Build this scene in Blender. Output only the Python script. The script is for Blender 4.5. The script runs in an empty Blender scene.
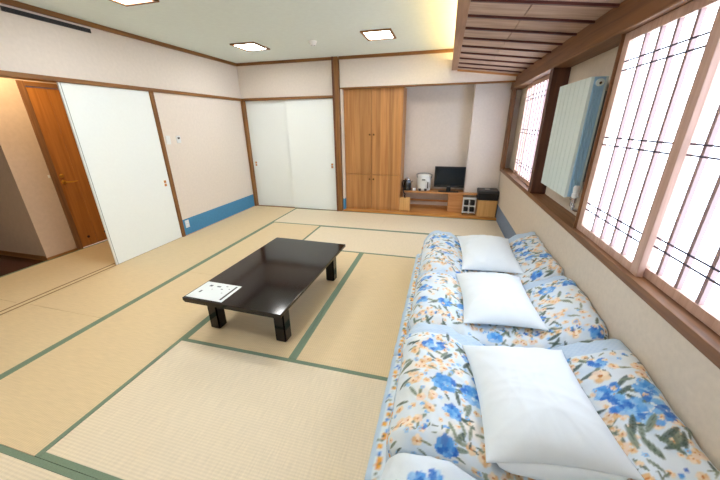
import bpy, bmesh, math, random
import numpy as np
from mathutils import Vector, Matrix
random.seed(7)
SC = bpy.context.scene
COL = SC.collection
PI = math.pi

# ------------------------------------------------------------------ camera
cam_d = bpy.data.cameras.new('camera'); cam = bpy.data.objects.new('camera', cam_d); COL.objects.link(cam)
cam_d.sensor_width = 36.0; cam_d.lens = 304.57/720*36.0; cam_d.clip_start = .02
Rr = Vector((0.96610727, 0.25793993, -0.01018522)); Uu = Vector((-0.0826644, 0.34651363, 0.93439547)); Ff = Vector((-0.24454722, 0.9018843, -0.35609179))
cam.matrix_world = Matrix(((Rr.x, Uu.x, -Ff.x, 3.573), (Rr.y, Uu.y, -Ff.y, 0.0), (Rr.z, Uu.z, -Ff.z, 1.505), (0, 0, 0, 1)))
SC.camera = cam

# ------------------------------------------------------------------ world, exposure
w = bpy.data.worlds.new('world'); SC.world = w; w.use_nodes = True
w.node_tree.nodes['Background'].inputs[0].default_value = (.75, .87, 1, 1)
w.node_tree.nodes['Background'].inputs[1].default_value = .8
SC.view_settings.view_transform = 'Standard'; SC.view_settings.look = 'None'
SC.view_settings.gamma = 1; SC.view_settings.use_curve_mapping = False
SC.view_settings.exposure = 1.28
PAPER_E = 2.7       # daylight through the paper screens
LAMP_E = 16.0       # recessed ceiling lamps
COVE_E = 26.0
HALL_W = 26.0

# ------------------------------------------------------------------ helpers
def lin(c):
    return tuple(((v/255)/12.92 if v/255 <= .04045 else ((v/255+.055)/1.055)**2.4) for v in c)
def nt(m): return m.node_tree.nodes, m.node_tree.links
def mat(name, rgb, rough=.6, metal=0, coat=0, var=.0, vscale=8, bump=0, bscale=60, spec=None, sheen=0):
    m = bpy.data.materials.new(name); m.use_nodes = True
    n, l = nt(m); b = n['Principled BSDF']; c = lin(rgb)
    b.inputs['Base Color'].default_value = (*c, 1); b.inputs['Roughness'].default_value = rough; b.inputs['Metallic'].default_value = metal
    b.inputs['Coat Weight'].default_value = coat
    if spec is not None: b.inputs['Specular IOR Level'].default_value = spec
    if sheen: b.inputs['Sheen Weight'].default_value = sheen
    tc = n.new('ShaderNodeTexCoord')
    if var:
        no = n.new('ShaderNodeTexNoise'); no.inputs['Scale'].default_value = vscale; no.inputs['Detail'].default_value = 5
        l.new(tc.outputs['Object'], no.inputs['Vector'])
        r = n.new('ShaderNodeValToRGB'); r.color_ramp.elements[0].position = .3; r.color_ramp.elements[1].position = .7
        r.color_ramp.elements[0].color = (*[v*(1-var) for v in c], 1); r.color_ramp.elements[1].color = (*[min(1, v*(1+var)) for v in c], 1)
        l.new(no.outputs['Fac'], r.inputs['Fac']); l.new(r.outputs['Color'], b.inputs['Base Color'])
    if bump:
        no = n.new('ShaderNodeTexNoise'); no.inputs['Scale'].default_value = bscale; no.inputs['Detail'].default_value = 4
        l.new(tc.outputs['Object'], no.inputs['Vector'])
        bm_ = n.new('ShaderNodeBump'); bm_.inputs['Strength'].default_value = bump; bm_.inputs['Distance'].default_value = .002
        l.new(no.outputs['Fac'], bm_.inputs['Height']); l.new(bm_.outputs['Normal'], b.inputs['Normal'])
    return m
def wood(name, c1, c2, axis='z', rough=.45, scale=14, coat=0, planks=0, pcoord='X'):
    m = bpy.data.materials.new(name); m.use_nodes = True
    n, l = nt(m); b = n['Principled BSDF']; b.inputs['Roughness'].default_value = rough; b.inputs['Coat Weight'].default_value = coat
    tc = n.new('ShaderNodeTexCoord'); mp = n.new('ShaderNodeMapping'); l.new(tc.outputs['Object'], mp.inputs['Vector'])
    s = [scale, scale, scale]; s['xyz'.index(axis)] = scale*.05; mp.inputs['Scale'].default_value = s
    no = n.new('ShaderNodeTexNoise'); no.inputs['Scale'].default_value = 2.2; no.inputs['Detail'].default_value = 7; no.inputs['Distortion'].default_value = .6
    l.new(mp.outputs['Vector'], no.inputs['Vector'])
    r = n.new('ShaderNodeValToRGB'); r.color_ramp.elements[0].position = .32; r.color_ramp.elements[1].position = .68
    r.color_ramp.elements[0].color = (*lin(c1), 1); r.color_ramp.elements[1].color = (*lin(c2), 1)
    l.new(no.outputs['Fac'], r.inputs['Fac']); out = r.outputs['Color']
    if planks:
        sp = n.new('ShaderNodeSeparateXYZ'); l.new(tc.outputs['Object'], sp.inputs[0])
        mu = n.new('ShaderNodeMath'); mu.operation = 'MULTIPLY'; mu.inputs[1].default_value = planks; l.new(sp.outputs[pcoord], mu.inputs[0])
        fl = n.new('ShaderNodeMath'); fl.operation = 'FLOOR'; l.new(mu.outputs[0], fl.inputs[0])
        wn = n.new('ShaderNodeTexWhiteNoise'); wn.noise_dimensions = '1D'; l.new(fl.outputs[0], wn.inputs['W'])
        mr = n.new('ShaderNodeMapRange'); mr.inputs['To Min'].default_value = .82; mr.inputs['To Max'].default_value = 1.12; l.new(wn.outputs['Value'], mr.inputs['Value'])
        mx = n.new('ShaderNodeVectorMath'); mx.operation = 'SCALE'; l.new(out, mx.inputs[0]); l.new(mr.outputs[0], mx.inputs['Scale']); out = mx.outputs[0]
    l.new(out, b.inputs['Base Color'])
    bp = n.new('ShaderNodeBump'); bp.inputs['Strength'].default_value = .12; bp.inputs['Distance'].default_value = .001
    l.new(no.outputs['Fac'], bp.inputs['Height']); l.new(bp.outputs['Normal'], b.inputs['Normal'])
    return m
def emit(name, rgb, strength):
    m = bpy.data.materials.new(name); m.use_nodes = True
    b = m.node_tree.nodes['Principled BSDF']; b.inputs['Base Color'].default_value = (*lin(rgb), 1)
    b.inputs['Emission Color'].default_value = (*lin(rgb), 1); b.inputs['Emission Strength'].default_value = strength
    return m

ORG = {}
class B:
    def __init__(s): s.bm = bmesh.new()
    def _add(s, vs, fs):
        v = [s.bm.verts.new(p) for p in vs]; out = []
        for f in fs: out.append(s.bm.faces.new([v[i] for i in f]))
        return v, out
    def box(s, x0, x1, y0, y1, z0, z1, bev=0, seg=1, M=None):
        P = [Vector((x, y, z)) for x in (x0, x1) for y in (y0, y1) for z in (z0, z1)]
        if M: P = [M @ p for p in P]
        v, f = s._add(P, [(0, 1, 3, 2), (4, 6, 7, 5), (0, 4, 5, 1), (2, 3, 7, 6), (0, 2, 6, 4), (1, 5, 7, 3)])
        if bev:
            es = list({e for ff in f for e in ff.edges})
            bmesh.ops.bevel(s.bm, geom=es, offset=bev, segments=seg, affect='EDGES', profile=.5)
        return s
    def prism(s, pts, d0, d1, axis='y', bev=0):   # 2-D outline extruded along an axis
        def mk(a, b_, d): return {'x': (d, a, b_), 'y': (a, d, b_), 'z': (a, b_, d)}[axis]
        n = len(pts)
        vs = [mk(a, b_, d0) for a, b_ in pts]+[mk(a, b_, d1) for a, b_ in pts]
        fs = [tuple(range(n))[::-1], tuple(range(n, 2*n))]+[(i, (i+1) % n, n+(i+1) % n, n+i) for i in range(n)]
        v, f = s._add(vs, fs)
        if bev: bmesh.ops.bevel(s.bm, geom=list({e for ff in f for e in ff.edges}), offset=bev, segments=2, affect='EDGES')
        return s
    def tube(s, pts, r, n=10, cap=True):
        pts = [Vector(p) for p in pts]; rs = r if isinstance(r, (list, tuple)) else [r]*len(pts); rings = []
        for i, p in enumerate(pts):
            a = pts[max(0, i-1)]; b_ = pts[min(len(pts)-1, i+1)]; d = (b_-a).normalized()
            u = d.orthogonal().normalized() if i == 0 else (u-d*u.dot(d)).normalized()
            w_ = d.cross(u)
            rings.append([s.bm.verts.new(p+(u*math.cos(2*PI*k/n)+w_*math.sin(2*PI*k/n))*rs[i]) for k in range(n)])
        for i in range(len(rings)-1):
            for k in range(n): s.bm.faces.new((rings[i][k], rings[i][(k+1) % n], rings[i+1][(k+1) % n], rings[i+1][k]))
        if cap: s.bm.faces.new(rings[0][::-1]); s.bm.faces.new(rings[-1])
        return s
    def lathe(s, prof, c, n=28, sx=1, sy=1, M=None):
        rings = []
        for r, z in prof:
            if r < 1e-6: rings.append([s.bm.verts.new((c[0], c[1], c[2]+z))])
            else: rings.append([s.bm.verts.new((c[0]+sx*r*math.cos(2*PI*k/n), c[1]+sy*r*math.sin(2*PI*k/n), c[2]+z)) for k in range(n)])
        for a, b_ in zip(rings, rings[1:]):
            for k in range(n):
                k2 = (k+1) % n
                if len(a) == 1 and len(b_) == 1: continue
                if len(a) == 1: s.bm.faces.new((a[0], b_[k2], b_[k]))
                elif len(b_) == 1: s.bm.faces.new((a[k], a[k2], b_[0]))
                else: s.bm.faces.new((a[k], a[k2], b_[k2], b_[k]))
        if M:
            for rg in rings:
                for v in rg: v.co = M @ v.co
        return s
    def build(s, name, m, parent=None, org=None, smooth=False):
        o_ = ORG.get(parent.name, Vector()) if parent else Vector(org or (0, 0, 0))
        bmesh.ops.translate(s.bm, verts=s.bm.verts, vec=-o_)
        bmesh.ops.recalc_face_normals(s.bm, faces=s.bm.faces)
        me = bpy.data.meshes.new(name); s.bm.to_mesh(me); s.bm.free(); me.materials.append(m)
        if smooth:
            me.shade_smooth()
            try: me.set_sharp_from_angle(angle=math.radians(35))
            except Exception: pass
        o = bpy.data.objects.new(name, me); COL.objects.link(o)
        if parent: o.parent = parent
        else: o.location = o_
        ORG[o.name] = o_.copy()
        return o
def tag(o, label=None, cat=None, group=None, kind=None):
    for k, v in (('label', label), ('category', cat), ('group', group), ('kind', kind)):
        if v: o[k] = v
    return o
def empty(name, loc, label=None, cat=None, group=None, kind=None):
    o = bpy.data.objects.new(name, None); o.empty_display_size = .1; COL.objects.link(o); o.location = loc
    ORG[o.name] = Vector(loc); return tag(o, label, cat, group, kind)
def struct(o, label=None, cat=None):
    o['kind'] = 'structure'
    if label: o['label'] = label
    if cat: o['category'] = cat
    return o

# ------------------------------------------------------------------ materials
M = {}
M['wallpaper'] = mat('wallpaper', (228, 218, 209), .85, var=.03, vscale=30, bump=.35, bscale=160)
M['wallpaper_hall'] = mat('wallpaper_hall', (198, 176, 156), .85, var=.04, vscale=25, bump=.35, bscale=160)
M['wallpaper_right'] = mat('wallpaper_right', (214, 202, 186), .85, var=.04, vscale=40, bump=.4, bscale=160)
M['ceiling'] = mat('ceiling_paper', (226, 236, 232), .9, var=.02, vscale=20, bump=.25, bscale=120)
M['blue_right_lit'] = mat('blue_panel_right_lit', (118, 138, 164), .7, var=.06, vscale=30, bump=.3, bscale=200)  # same blue panel, greyed in colour for the different light on the right wall
M['blue_panel'] = mat('blue_panel', (70, 138, 184), .7, var=.06, vscale=30, bump=.3, bscale=200)
M['fusuma'] = mat('fusuma_paper', (240, 247, 248), .7, var=.01, vscale=40)
M['heri'] = mat('heri_cloth', (118, 138, 116), .8, bump=.6, bscale=400, var=.08, vscale=120)
M['trim'] = {a: wood('trim_wood_'+a, (116, 74, 34), (152, 104, 50), a) for a in 'xyz'}
M['beam'] = {a: wood('beam_wood_'+a, (106, 70, 42), (142, 98, 60), a, .5) for a in 'xyz'}
M['darkpost'] = wood('dark_post_wood', (72, 40, 28), (104, 62, 42), 'z', .45)
M['shoji_wood'] = wood('shoji_wood', (186, 150, 132), (210, 178, 162), 'z', .5)  # wood colour paled to stand in for window glare
M['shoji_wood_y'] = wood('shoji_wood_y', (130, 84, 52), (160, 110, 74), 'y', .5)
M['lattice'] = mat('lattice_wood', (162, 136, 134), .6)
M['lattice_dark'] = mat('dark_lattice', (70, 62, 78), .5)
M['soffit'] = wood('soffit_board', (164, 134, 114), (194, 164, 142), 'x', .6, 10)
M['fascia'] = wood('fascia_wood', (140, 100, 72), (168, 126, 94), 'y', .5)
M['batten'] = wood('batten_wood', (66, 30, 26), (98, 50, 42), 'x', .45, 20)
M['cabinet'] = wood('cabinet_wood', (168, 114, 62), (196, 142, 86), 'z', .42, 10, planks=14)
M['door'] = wood('hall_door_wood', (158, 98, 42), (184, 120, 56), 'z', .35, 10)
M['alcove'] = wood('alcove_board', (178, 104, 40), (226, 164, 84), 'x', .35, 22, coat=.3)
M['shelf'] = wood('shelf_wood', (182, 124, 72), (206, 152, 100), 'x', .4, 16)
M['lightwood'] = wood('light_wood', (206, 156, 92), (226, 180, 118), 'z', .45, 14)
M['entry'] = wood('entry_floor', (52, 24, 14), (84, 42, 24), 'x', .25, 8)
M['black'] = mat('black_plastic', (16, 17, 20), .35)
M['blackgloss'] = mat('black_screen', (10, 16, 20), .12)
M['darkgrey'] = mat('dark_grey', (52, 52, 54), .5)
M['white'] = mat('white_plastic', (232, 234, 234), .4)
M['bright'] = mat('bright_white_plastic', (252, 252, 252), .3)
M['bronze'] = mat('dark_bronze', (112, 84, 52), .35, metal=.8)
M['chrome'] = mat('chrome', (205, 205, 208), .2, metal=1)
M['brass'] = mat('brass', (216, 168, 78), .3, metal=1)
M['copper'] = mat('copper_pull', (214, 142, 96), .4, metal=.4)
M['rad'] = mat('radiator_enamel', (214, 230, 228), .35)
M['rad_blue_shade'] = mat('radiator_blue_shade', (158, 200, 228), .4)  # bluish shade of the radiator ends put into the enamel colour
M['grey'] = mat('grey_metal', (128, 136, 140), .4, metal=.3)
M['paper'] = emit('shoji_paper', (222, 236, 255), PAPER_E)
M['lamp'] = emit('lamp_diffuser', (250, 251, 250), LAMP_E)
M['cove'] = emit('cove_tube', (255, 224, 160), COVE_E)
M['sheet'] = mat('laminated_sheet', (232, 240, 244), .25)
M['ink'] = mat('printed_ink', (70, 84, 96), .4)
M['ink_dark'] = mat('printed_dark', (24, 28, 34), .4)
M['pillow'] = mat('pillow_cotton', (232, 242, 249), .85, bump=.25, bscale=30, sheen=.2)
M['groove'] = mat('groove_dark', (132, 98, 62), .7)
M['hole'] = mat('dark_hole', (40, 18, 10), .6)

def lacquer():
    m = mat('black_lacquer', (26, 12, 11), .10, coat=0, spec=.42)
    n, l = nt(m); b = n['Principled BSDF']; b.inputs['Coat Roughness'].default_value = .06
    tc = n.new('ShaderNodeTexCoord'); mp = n.new('ShaderNodeMapping'); mp.inputs['Scale'].default_value = (30, 2, 30)
    no = n.new('ShaderNodeTexNoise'); no.inputs['Scale'].default_value = 3; no.inputs['Detail'].default_value = 6
    l.new(tc.outputs['Object'], mp.inputs['Vector']); l.new(mp.outputs['Vector'], no.inputs['Vector'])
    r = n.new('ShaderNodeValToRGB'); r.color_ramp.elements[0].color = (*lin((8, 4, 5)), 1); r.color_ramp.elements[1].color = (*lin((24, 9, 9)), 1)
    l.new(no.outputs['Fac'], r.inputs['Fac']); l.new(r.outputs['Color'], b.inputs['Base Color'])
    return m
M['lacquer'] = lacquer()

def tatami(name, rgb, axis):
    m = bpy.data.materials.new(name); m.use_nodes = True; n, l = nt(m); b = n['Principled BSDF']; b.inputs['Roughness'].default_value = .55
    tc = n.new('ShaderNodeTexCoord')
    sp = n.new('ShaderNodeSeparateXYZ'); l.new(tc.outputs['Object'], sp.inputs[0])
    across, along = ('X', 'Y') if axis == 'y' else ('Y', 'X')
    def wv(ch, period):
        mu = n.new('ShaderNodeMath'); mu.operation = 'MULTIPLY'; mu.inputs[1].default_value = 2*PI/period; l.new(sp.outputs[ch], mu.inputs[0])
        si = n.new('ShaderNodeMath'); si.operation = 'SINE'; l.new(mu.outputs[0], si.inputs[0]); return si.outputs[0]
    a = wv(across, .015); c = wv(along, .006)
    ad = n.new('ShaderNodeMath'); ad.operation = 'MULTIPLY_ADD'; ad.inputs[1].default_value = .35; l.new(c, ad.inputs[0]); l.new(a, ad.inputs[2])
    mp = n.new('ShaderNodeMapping'); sc = [4, 4, 4]; sc['xy'.index(across.lower())] = 60; sc = sc[::1]; mp.inputs['Scale'].default_value = (60, 5, 5) if axis == 'x' else (5, 60, 5)
    no = n.new('ShaderNodeTexNoise'); no.inputs['Scale'].default_value = 2; no.inputs['Detail'].default_value = 5
    l.new(tc.outputs['Object'], mp.inputs['Vector']); l.new(mp.outputs['Vector'], no.inputs['Vector'])
    mr = n.new('ShaderNodeMapRange'); mr.inputs['From Min'].default_value = -1.3; mr.inputs['From Max'].default_value = 1.3; mr.inputs['To Min'].default_value = .93; mr.inputs['To Max'].default_value = 1.04
    l.new(ad.outputs[0], mr.inputs['Value'])
    m2 = n.new('ShaderNodeMapRange'); m2.inputs['From Min'].default_value = .3; m2.inputs['From Max'].default_value = .7; m2.inputs['To Min'].default_value = .94; m2.inputs['To Max'].default_value = 1.05
    l.new(no.outputs['Fac'], m2.inputs['Value'])
    mu = n.new('ShaderNodeMath'); mu.operation = 'MULTIPLY'; l.new(mr.outputs[0], mu.inputs[0]); l.new(m2.outputs[0], mu.inputs[1])
    vm = n.new('ShaderNodeVectorMath'); vm.operation = 'SCALE'; vm.inputs[0].default_value = lin(rgb); l.new(mu.outputs[0], vm.inputs['Scale'])
    l.new(vm.outputs[0], b.inputs['Base Color'])
    bp = n.new('ShaderNodeBump'); bp.inputs['Strength'].default_value = .25; bp.inputs['Distance'].default_value = .001; l.new(ad.outputs[0], bp.inputs['Height']); l.new(bp.outputs['Normal'], b.inputs['Normal'])
    return m
M['tat_y'] = tatami('tatami_rush_y', (222, 200, 160), 'y')
M['tat_x'] = tatami('tatami_rush_x', (228, 214, 188), 'x')  # paler than the lengthwise mats: directional rush sheen put into the colour

# ================================================================== SHELL
L = 5.199; W = 4.485; H = 2.49; S0 = -.95
K0, K1 = 1.905, 1.945          # lintel rail
XH = -.965                     # hall wall face
# floor slab and tatami mats
floor = B().box(-2.7, 4.75, S0-.1, 5.9, -.14, -.055).build('floor', M['shelf']); struct(floor)
mats = [(.03, .919, S0, -.3, 'y'), (.03, .919, -.3, 1.525, 'y'), (.03, .919, 1.525, 3.36, 'y'), (.03, .919, 3.36, 5.197, 'y'),
        (.919, 1.781, .567, 2.42, 'y'), (.919, 1.781, 2.42, 4.279, 'y'), (.919, 2.70, 4.279, 5.197, 'x'), (2.70, W, 4.279, 5.197, 'x'),
        (1.781, 3.58, 3.372, 4.279, 'x'), (3.58, W, 2.46, 4.279, 'y'), (1.781, 2.677, 1.486, 3.372, 'y'), (2.677, 3.58, 1.486, 3.372, 'y'),
        (1.781, 3.58, .567, 1.486, 'x'), (3.58, W, .64, 2.46, 'y'), (3.58, W, S0, .64, 'y'), (.919, 2.70, -.35, .567, 'x'), (2.70, 3.58, -.35, .567, 'x'),
        (.919, 2.70, S0, -.35, 'x'), (2.70, 3.58, S0, -.35, 'x'), (XH, -.12, S0, -.3, 'y'), (XH, -.12, -.3, 1.515, 'y'), (XH, -.12, 1.515, 3.40, 'y')]
g = .0009; hw = .029
for i, (x0, x1, y0, y1, d) in enumerate(mats):
    b = B(); lo_ = hw if x0 != .03 else g; hi_ = hw if x1 != -.12 else g
    if d == 'y': b.box(x0+lo_, x1-hi_, y0+g, y1-g, -.055, -.0005, .0012)
    else: b.box(x0+g, x1-g, y0+hw, y1-hw, -.055, -.0005, .0012)
    t = b.build('tatami_mat', M['tat_'+d], floor)
    for s in (0, 1):
        if d == 'y' and ((s == 0 and lo_ == g) or (s == 1 and hi_ == g)): continue
        b = B()
        if d == 'y':
            a0, a1 = (x0+g, x0+hw) if s == 0 else (x1-hw, x1-g)
            b.box(a0, a1, y0+g, y1-g, -.055, .0008, .001)
        else:
            a0, a1 = (y0+g, y0+hw) if s == 0 else (y1-hw, y1-g)
            b.box(x0+g, x1-g, a0, a1, -.055, .0008, .001)
        b.build('cloth_border', M['heri'], t)
# threshold of the left opening with two grooves
b = B()
for a, c in ((-.12, -.085), (-.062, -.018), (.005, .03)): b.box(a, c, S0, 3.33, -.055, .0012)
th = b.build('trim_1', M['tat_y']); struct(th)
B().box(-.085, -.062, S0, 3.33, -.055, -.0005).build('track_groove', M['groove'], th)
B().box(-.018, .005, S0, 3.33, -.055, -.0005).build('track_groove', M['groove'], th)
struct(B().box(-2.6, XH-.004, S0, 2.27, -.055, -.012).build('floor', M['entry']))
struct(B().box(-2.6, XH-.004, 2.262, 2.27, -.012, .05).build('baseboard_hall', M['trim']['x']))
struct(B().box(XH-.003, XH+.012, 2.262, 2.595, 0, .03).build('baseboard_hall', M['trim']['y']))

# ---- left wall
b = B().box(-.11, 0, S0, L, K1, H+.03)
b.box(-.11, 0, 3.385, L, .235, K1).box(-.11, 0, S0-.1, -.55, 0, K1)
wl = b.build('wall_left', M['wallpaper']); struct(wl)
bb = B().box(-.11, .004, 3.385, L, 0, .235, .002).build('baseboard_left', M['blue_panel']); struct(bb)
struct(B().box(-.12, .022, S0, 3.33, K0, K1, .002).box(0, .022, 3.33, L, K0, K1, .002).build('trim_2', M['trim']['y']))
struct(B().box(-.12, .02, 3.333, 3.385, 0, K0, .003).build('trim_3', M['trim']['z']))
struct(B().box(0, .03, S0, L, H-.042, H, .002).build('trim_4', M['trim']['y']))
# ---- hall
b = B().box(XH-.1, XH, 2.27, 2.60, 0, 2.32).box(XH-.1, XH, 2.60, 3.6, 1.985, 2.32).box(-2.6, XH-.1, 2.27, 2.37, 0, 2.32)
b.box(-2.7, -2.6, S0, 2.37, -.05, 2.32).box(XH, -.11, 3.40, 3.5, 0, 2.32).box(-2.6, -.11, S0-.1, S0, -.05, 2.32)
struct(b.build('wall_hall', M['wallpaper_hall']))
struct(B().box(-2.7, -.11, S0, 3.6, 2.32, 2.4).build('ceiling_hall', M['ceiling']))
# ---- back wall: closet lintel wall, band over the alcove, alcove walls
b = B().box(0, 1.745, L, L+.1, K1, H+.03).box(1.855, 4.62, L, L+.1, 2.055, H+.03)
b.box(0, 1.79, 5.42, 5.5, 0, H).box(1.79, 1.855, L+.06, 5.8, 0, H).box(1.855, 1.882, L+.005, L+.09, .235, 2.055)
b.box(1.855, 4.62, 5.72, 5.8, 0, H).box(3.95, 4.62, 5.5, 5.72, 0, H)
struct(b.build('wall_back', M['wallpaper']))
struct(B().box(1.855, 1.882, L+.003, L+.09, .036, .235).build('baseboard_back', M['blue_panel']))
struct(B().box(.03, 1.74, L-.03, L+.1, K0, K1, .002).build('trim_5', M['trim']['x']))
struct(B().box(1.855, 4.45, L-.006, L+.1, 2.035, 2.055, .002).build('trim_6', M['trim']['x']))
struct(B().box(0, 1.735, L-.03, L, H-.042, H, .002).box(1.855, 3.58, L-.03, L, H-.042, H, .002).build('trim_7', M['trim']['x']))
struct(B().box(.004, .05, L-.03, L+.09, 0, K0, .003).build('trim_8', M['trim']['z']))
# room pillar between closet and alcove
pil = B().box(1.745, 1.845, L-.045, L+.06, 0, H, .012).build('trim_9', M['trim']['z']); struct(pil)
B().box(1.742, 1.772, L-.052, L+.0, 0, H, .004).build('pillar_edge', wood('pillar_edge_wood', (84, 44, 22), (114, 68, 34), 'z'), pil)
struct(B().box(.05, 1.745, L+.0, L+.1, -.05, .004, .001).build('trim_10', M['trim']['x']))
# alcove raised board
plat = B().box(1.85, W, L+.001, 5.72, -.05, .036, .003).build('trim_11', M['alcove']); struct(plat)
struct(B().box(2.91, 3.95, 5.70, 5.72, .036, .075).build('baseboard_alcove', M['shelf']))
# ---- right wall
b = B().box(W, 4.75, S0, 5.5, .25, .765).box(4.61, 4.75, S0, 5.5, .765, 2.16).box(W, 4.75, S0, 5.5, 2.16, H+.03).box(W, 4.61, S0, .80, .765, 1.962)
struct(b.build('wall_right', M['wallpaper_right']))
struct(B().box(W-.003, 4.75, S0, 5.5, 0, .25, .002).build('baseboard_right', M['blue_right_lit']))
struct(B().box(4.472, 4.625, .80, 5.5, .765, .812, .002).build('trim_12', M['beam']['y']))
struct(B().box(4.455, 4.625, S0, 5.5, 1.962, 2.16, .004).build('trim_13', M['beam']['y']))
struct(B().box(4.468, 4.61, 3.49, 3.585, .812, 1.962, .003).build('trim_14', M['darkpost']))
struct(B().box(4.468, 4.52, 5.36, 5.5, .812, 1.962, .003).build('trim_15', M['beam']['z']))
# ---- rear wall behind the photographer
struct(B().box(-.1, 4.75, S0-.1, S0, 0, H+.03).build('wall_front', M['wallpaper']))
# ---- ceiling, soffit
ceil = B().box(-.1, 4.75, S0-.1, 5.9, H, H+.09).build('ceiling', M['ceiling']); struct(ceil)
B().box(3.573, 3.652, S0, 5.17, 2.215, 2.35, .002).build('fascia_board', M['fascia'], ceil)
zs = lambda x: 2.222+(x-3.652)*(2.122-2.222)/(4.455-3.652)
def slopebox(b, x0, x1, y0, y1, t0, t1):
    b.prism([(x0, zs(x0)+t0), (x1, zs(x1)+t0), (x1, zs(x1)+t1), (x0, zs(x0)+t1)], y0, y1, 'y')
ys = [2.39+.3133*k for k in range(-10, 9)]
edges = [S0]+ys+[5.17]
for y0, y1 in zip(edges, edges[1:]):
    for x0, x1 in ((3.652, 4.012), (4.018, 4.455)):
        b = B(); slopebox(b, x0, x1, y0+.001, y1-.001, 0, .012); b.build('soffit_board', M['soffit'], ceil)
for y in ys:
    b = B(); slopebox(b, 3.652, 4.455, y-.012, y+.012, -.015, 0); b.build('batten', M['batten'], ceil)
b = B(); slopebox(b, 3.652, 4.455, 5.135, 5.17, -.022, 0); b.build('end_batten', M['shelf'], ceil)
b = B(); slopebox(b, 3.98, 4.05, S0, 5.17, .012, .02); b.build('added_seam_light_block', M['batten'], ceil)  # dark board added above the seam to block leaking cove light
# cove lamp hidden behind the fascia
cl = empty('cove_light', (3.78, 2.5, 2.30), 'warm strip light in the cove above the wooden fascia board', 'light')
B().tube([(3.76, .2, 2.33), (3.76, 5.05, 2.33)], .014, 10).build('tube', M['cove'], cl, smooth=True)
B().box(3.73, 3.79, .2, 5.05, 2.295, 2.312).build('housing', M['white'], cl)

# ================================================================== SHOJI WINDOWS
def shoji(parent, y0, y1, x, bars, z0=.812, z1=1.962, rail=.045, st=.05, thick=.028):
    b = B().box(x, x+thick, y0, y0+st, z0, z1, .002).box(x, x+thick, y1-st, y1, z0, z1, .002)
    b.box(x+.001, x+thick-.001, y0+st, y1-st, z1-rail, z1, .0015).box(x+.001, x+thick-.001, y0+st, y1-st, z0, z0+rail, .0015)
    f = b.build('shoji_panel', M['shoji_wood'], parent)
    B().box(x+.0235, x+.0265, y0+st-.004, y1-st+.004, z0+rail-.004, z1-rail+.004).build('paper_sheet', M['paper'], f)
    for yb in bars: B().box(x+.0052, x+.0233, yb-.009, yb+.009, z0+rail, z1-rail).build('lattice_bar', M['lattice'], f)
    for zb in (1.815, 1.770, 1.415, 1.372, 1.008, .966):
        B().box(x+.0015, x+.005, y0+st, y1-st, zb-.0035, zb+.0035).build('lattice_crossbar', M['lattice_dark'], f)
    return f
w1 = empty('window_1', (4.54, 1.6, .81)); struct(w1)
shoji(w1, 1.585, 2.325, 4.500, (2.133-.012, 2.008-.012, 1.889-.012, 1.766-.012), st=.06)
shoji(w1, .90, 1.665, 4.536, (1.527, 1.405, 1.285, 1.165, 1.045), st=.06)
B().box(4.484, 4.61, 2.326, 2.336, .812, 1.962, .001).build('window_frame', M['beam']['z'], w1)
B().box(4.486, 4.61, .80, .90, .812, 1.962, .001).build('window_frame', M['beam']['z'], w1)
B().box(4.570, 4.61, .90, 2.326, .812, 1.962).build('outer_sash', M['grey'], w1)
w2 = empty('window_2', (4.56, 4.28, .81)); struct(w2)
shoji(w2, 3.60, 4.60, 4.545, [3.62+.1225*k for k in range(1, 8)], st=.03)
shoji(w2, 3.99, 4.985, 4.575, [4.01+.1225*k for k in range(5, 8)], st=.03)

# ================================================================== RADIATOR
rad = empty('radiator', (4.5, 2.82, .95), 'white ribbed wall radiator with bluish shade painted on its sides between the shoji windows', 'radiator')
ry0, ry1, rz0, rz1 = 2.515, 3.145, .985, 1.775
nf = 7; fw = (ry1-ry0-.012)/nf; pts = []
for k in range(nf):
    a = ry0+.006+k*fw
    pts += [(4.451, a+.003), (4.450, a+.006), (4.450, a+fw-.006), (4.451, a+fw-.003), (4.457, a+fw)]
prof = [(x, y) for x, y in pts]+[(4.468, ry1-.006), (4.468, ry0+.006)]
B().prism(prof, rz0, rz1, 'z').build('front_panel', M['rad'], rad)
B().prism([(4.532 if 0 else x_, y_) for x_, y_ in [(4.530, ry0+.006), (4.530, ry1-.006), (4.545, ry1-.006), (4.545, ry0+.006)]], rz0, rz1, 'z').build('rear_panel', M['rad'], rad)
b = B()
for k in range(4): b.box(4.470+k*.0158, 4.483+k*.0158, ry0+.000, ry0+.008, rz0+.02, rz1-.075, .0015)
b.box(4.468, 4.532, ry0+.005, ry0+.01, rz0+.005, rz1-.003); b.build('side_grille', M['rad_blue_shade'], rad)
B().box(4.468, 4.532, ry1-.01, ry1-.005, rz0+.005, rz1-.003).build('side_panel', M['rad_blue_shade'], rad)
b = B()
for k in range(30): b.box(4.470, 4.530, ry0+.015+k*.02, ry0+.025+k*.02, rz1-.006, rz1+.001)
b.box(4.468, 4.532, ry0+.008, ry1-.008, rz1-.010, rz1-.006); b.build('top_grille', M['rad'], rad)
b = B()
for k in range(20): b.box(4.472, 4.528, ry0+.02+k*.03, ry0+.04+k*.03, rz0+.03, rz1-.03)
b.build('convector_fins', M['grey'], rad)
B().tube([(4.50, ry0+.010, rz1-.036), (4.50, ry0-.014, rz1-.036)], .022, 18).build('end_plug', M['rad'], rad, smooth=True)
B().tube([(4.50, ry0-.010, rz1-.04), (4.50, ry0-.016, rz1-.04)], .008, 12).build('bleed_valve', M['chrome'], rad, smooth=True)
B().tube([(4.50, ry1-.006, rz0+.045), (4.50, ry1+.02, rz0+.045)], .012, 12).build('drain_plug', M['white'], rad, smooth=True)
v = B().lathe([(0, 0), (.019, 0), (.022, .01), (.022, .03), (.018, .035), (.02, .04), (.021, .075), (.016, .085), (0, .087)], (4.50, ry0-.045, rz0+.01), 18).build('thermostat_head', M['white'], rad, smooth=True)
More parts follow.
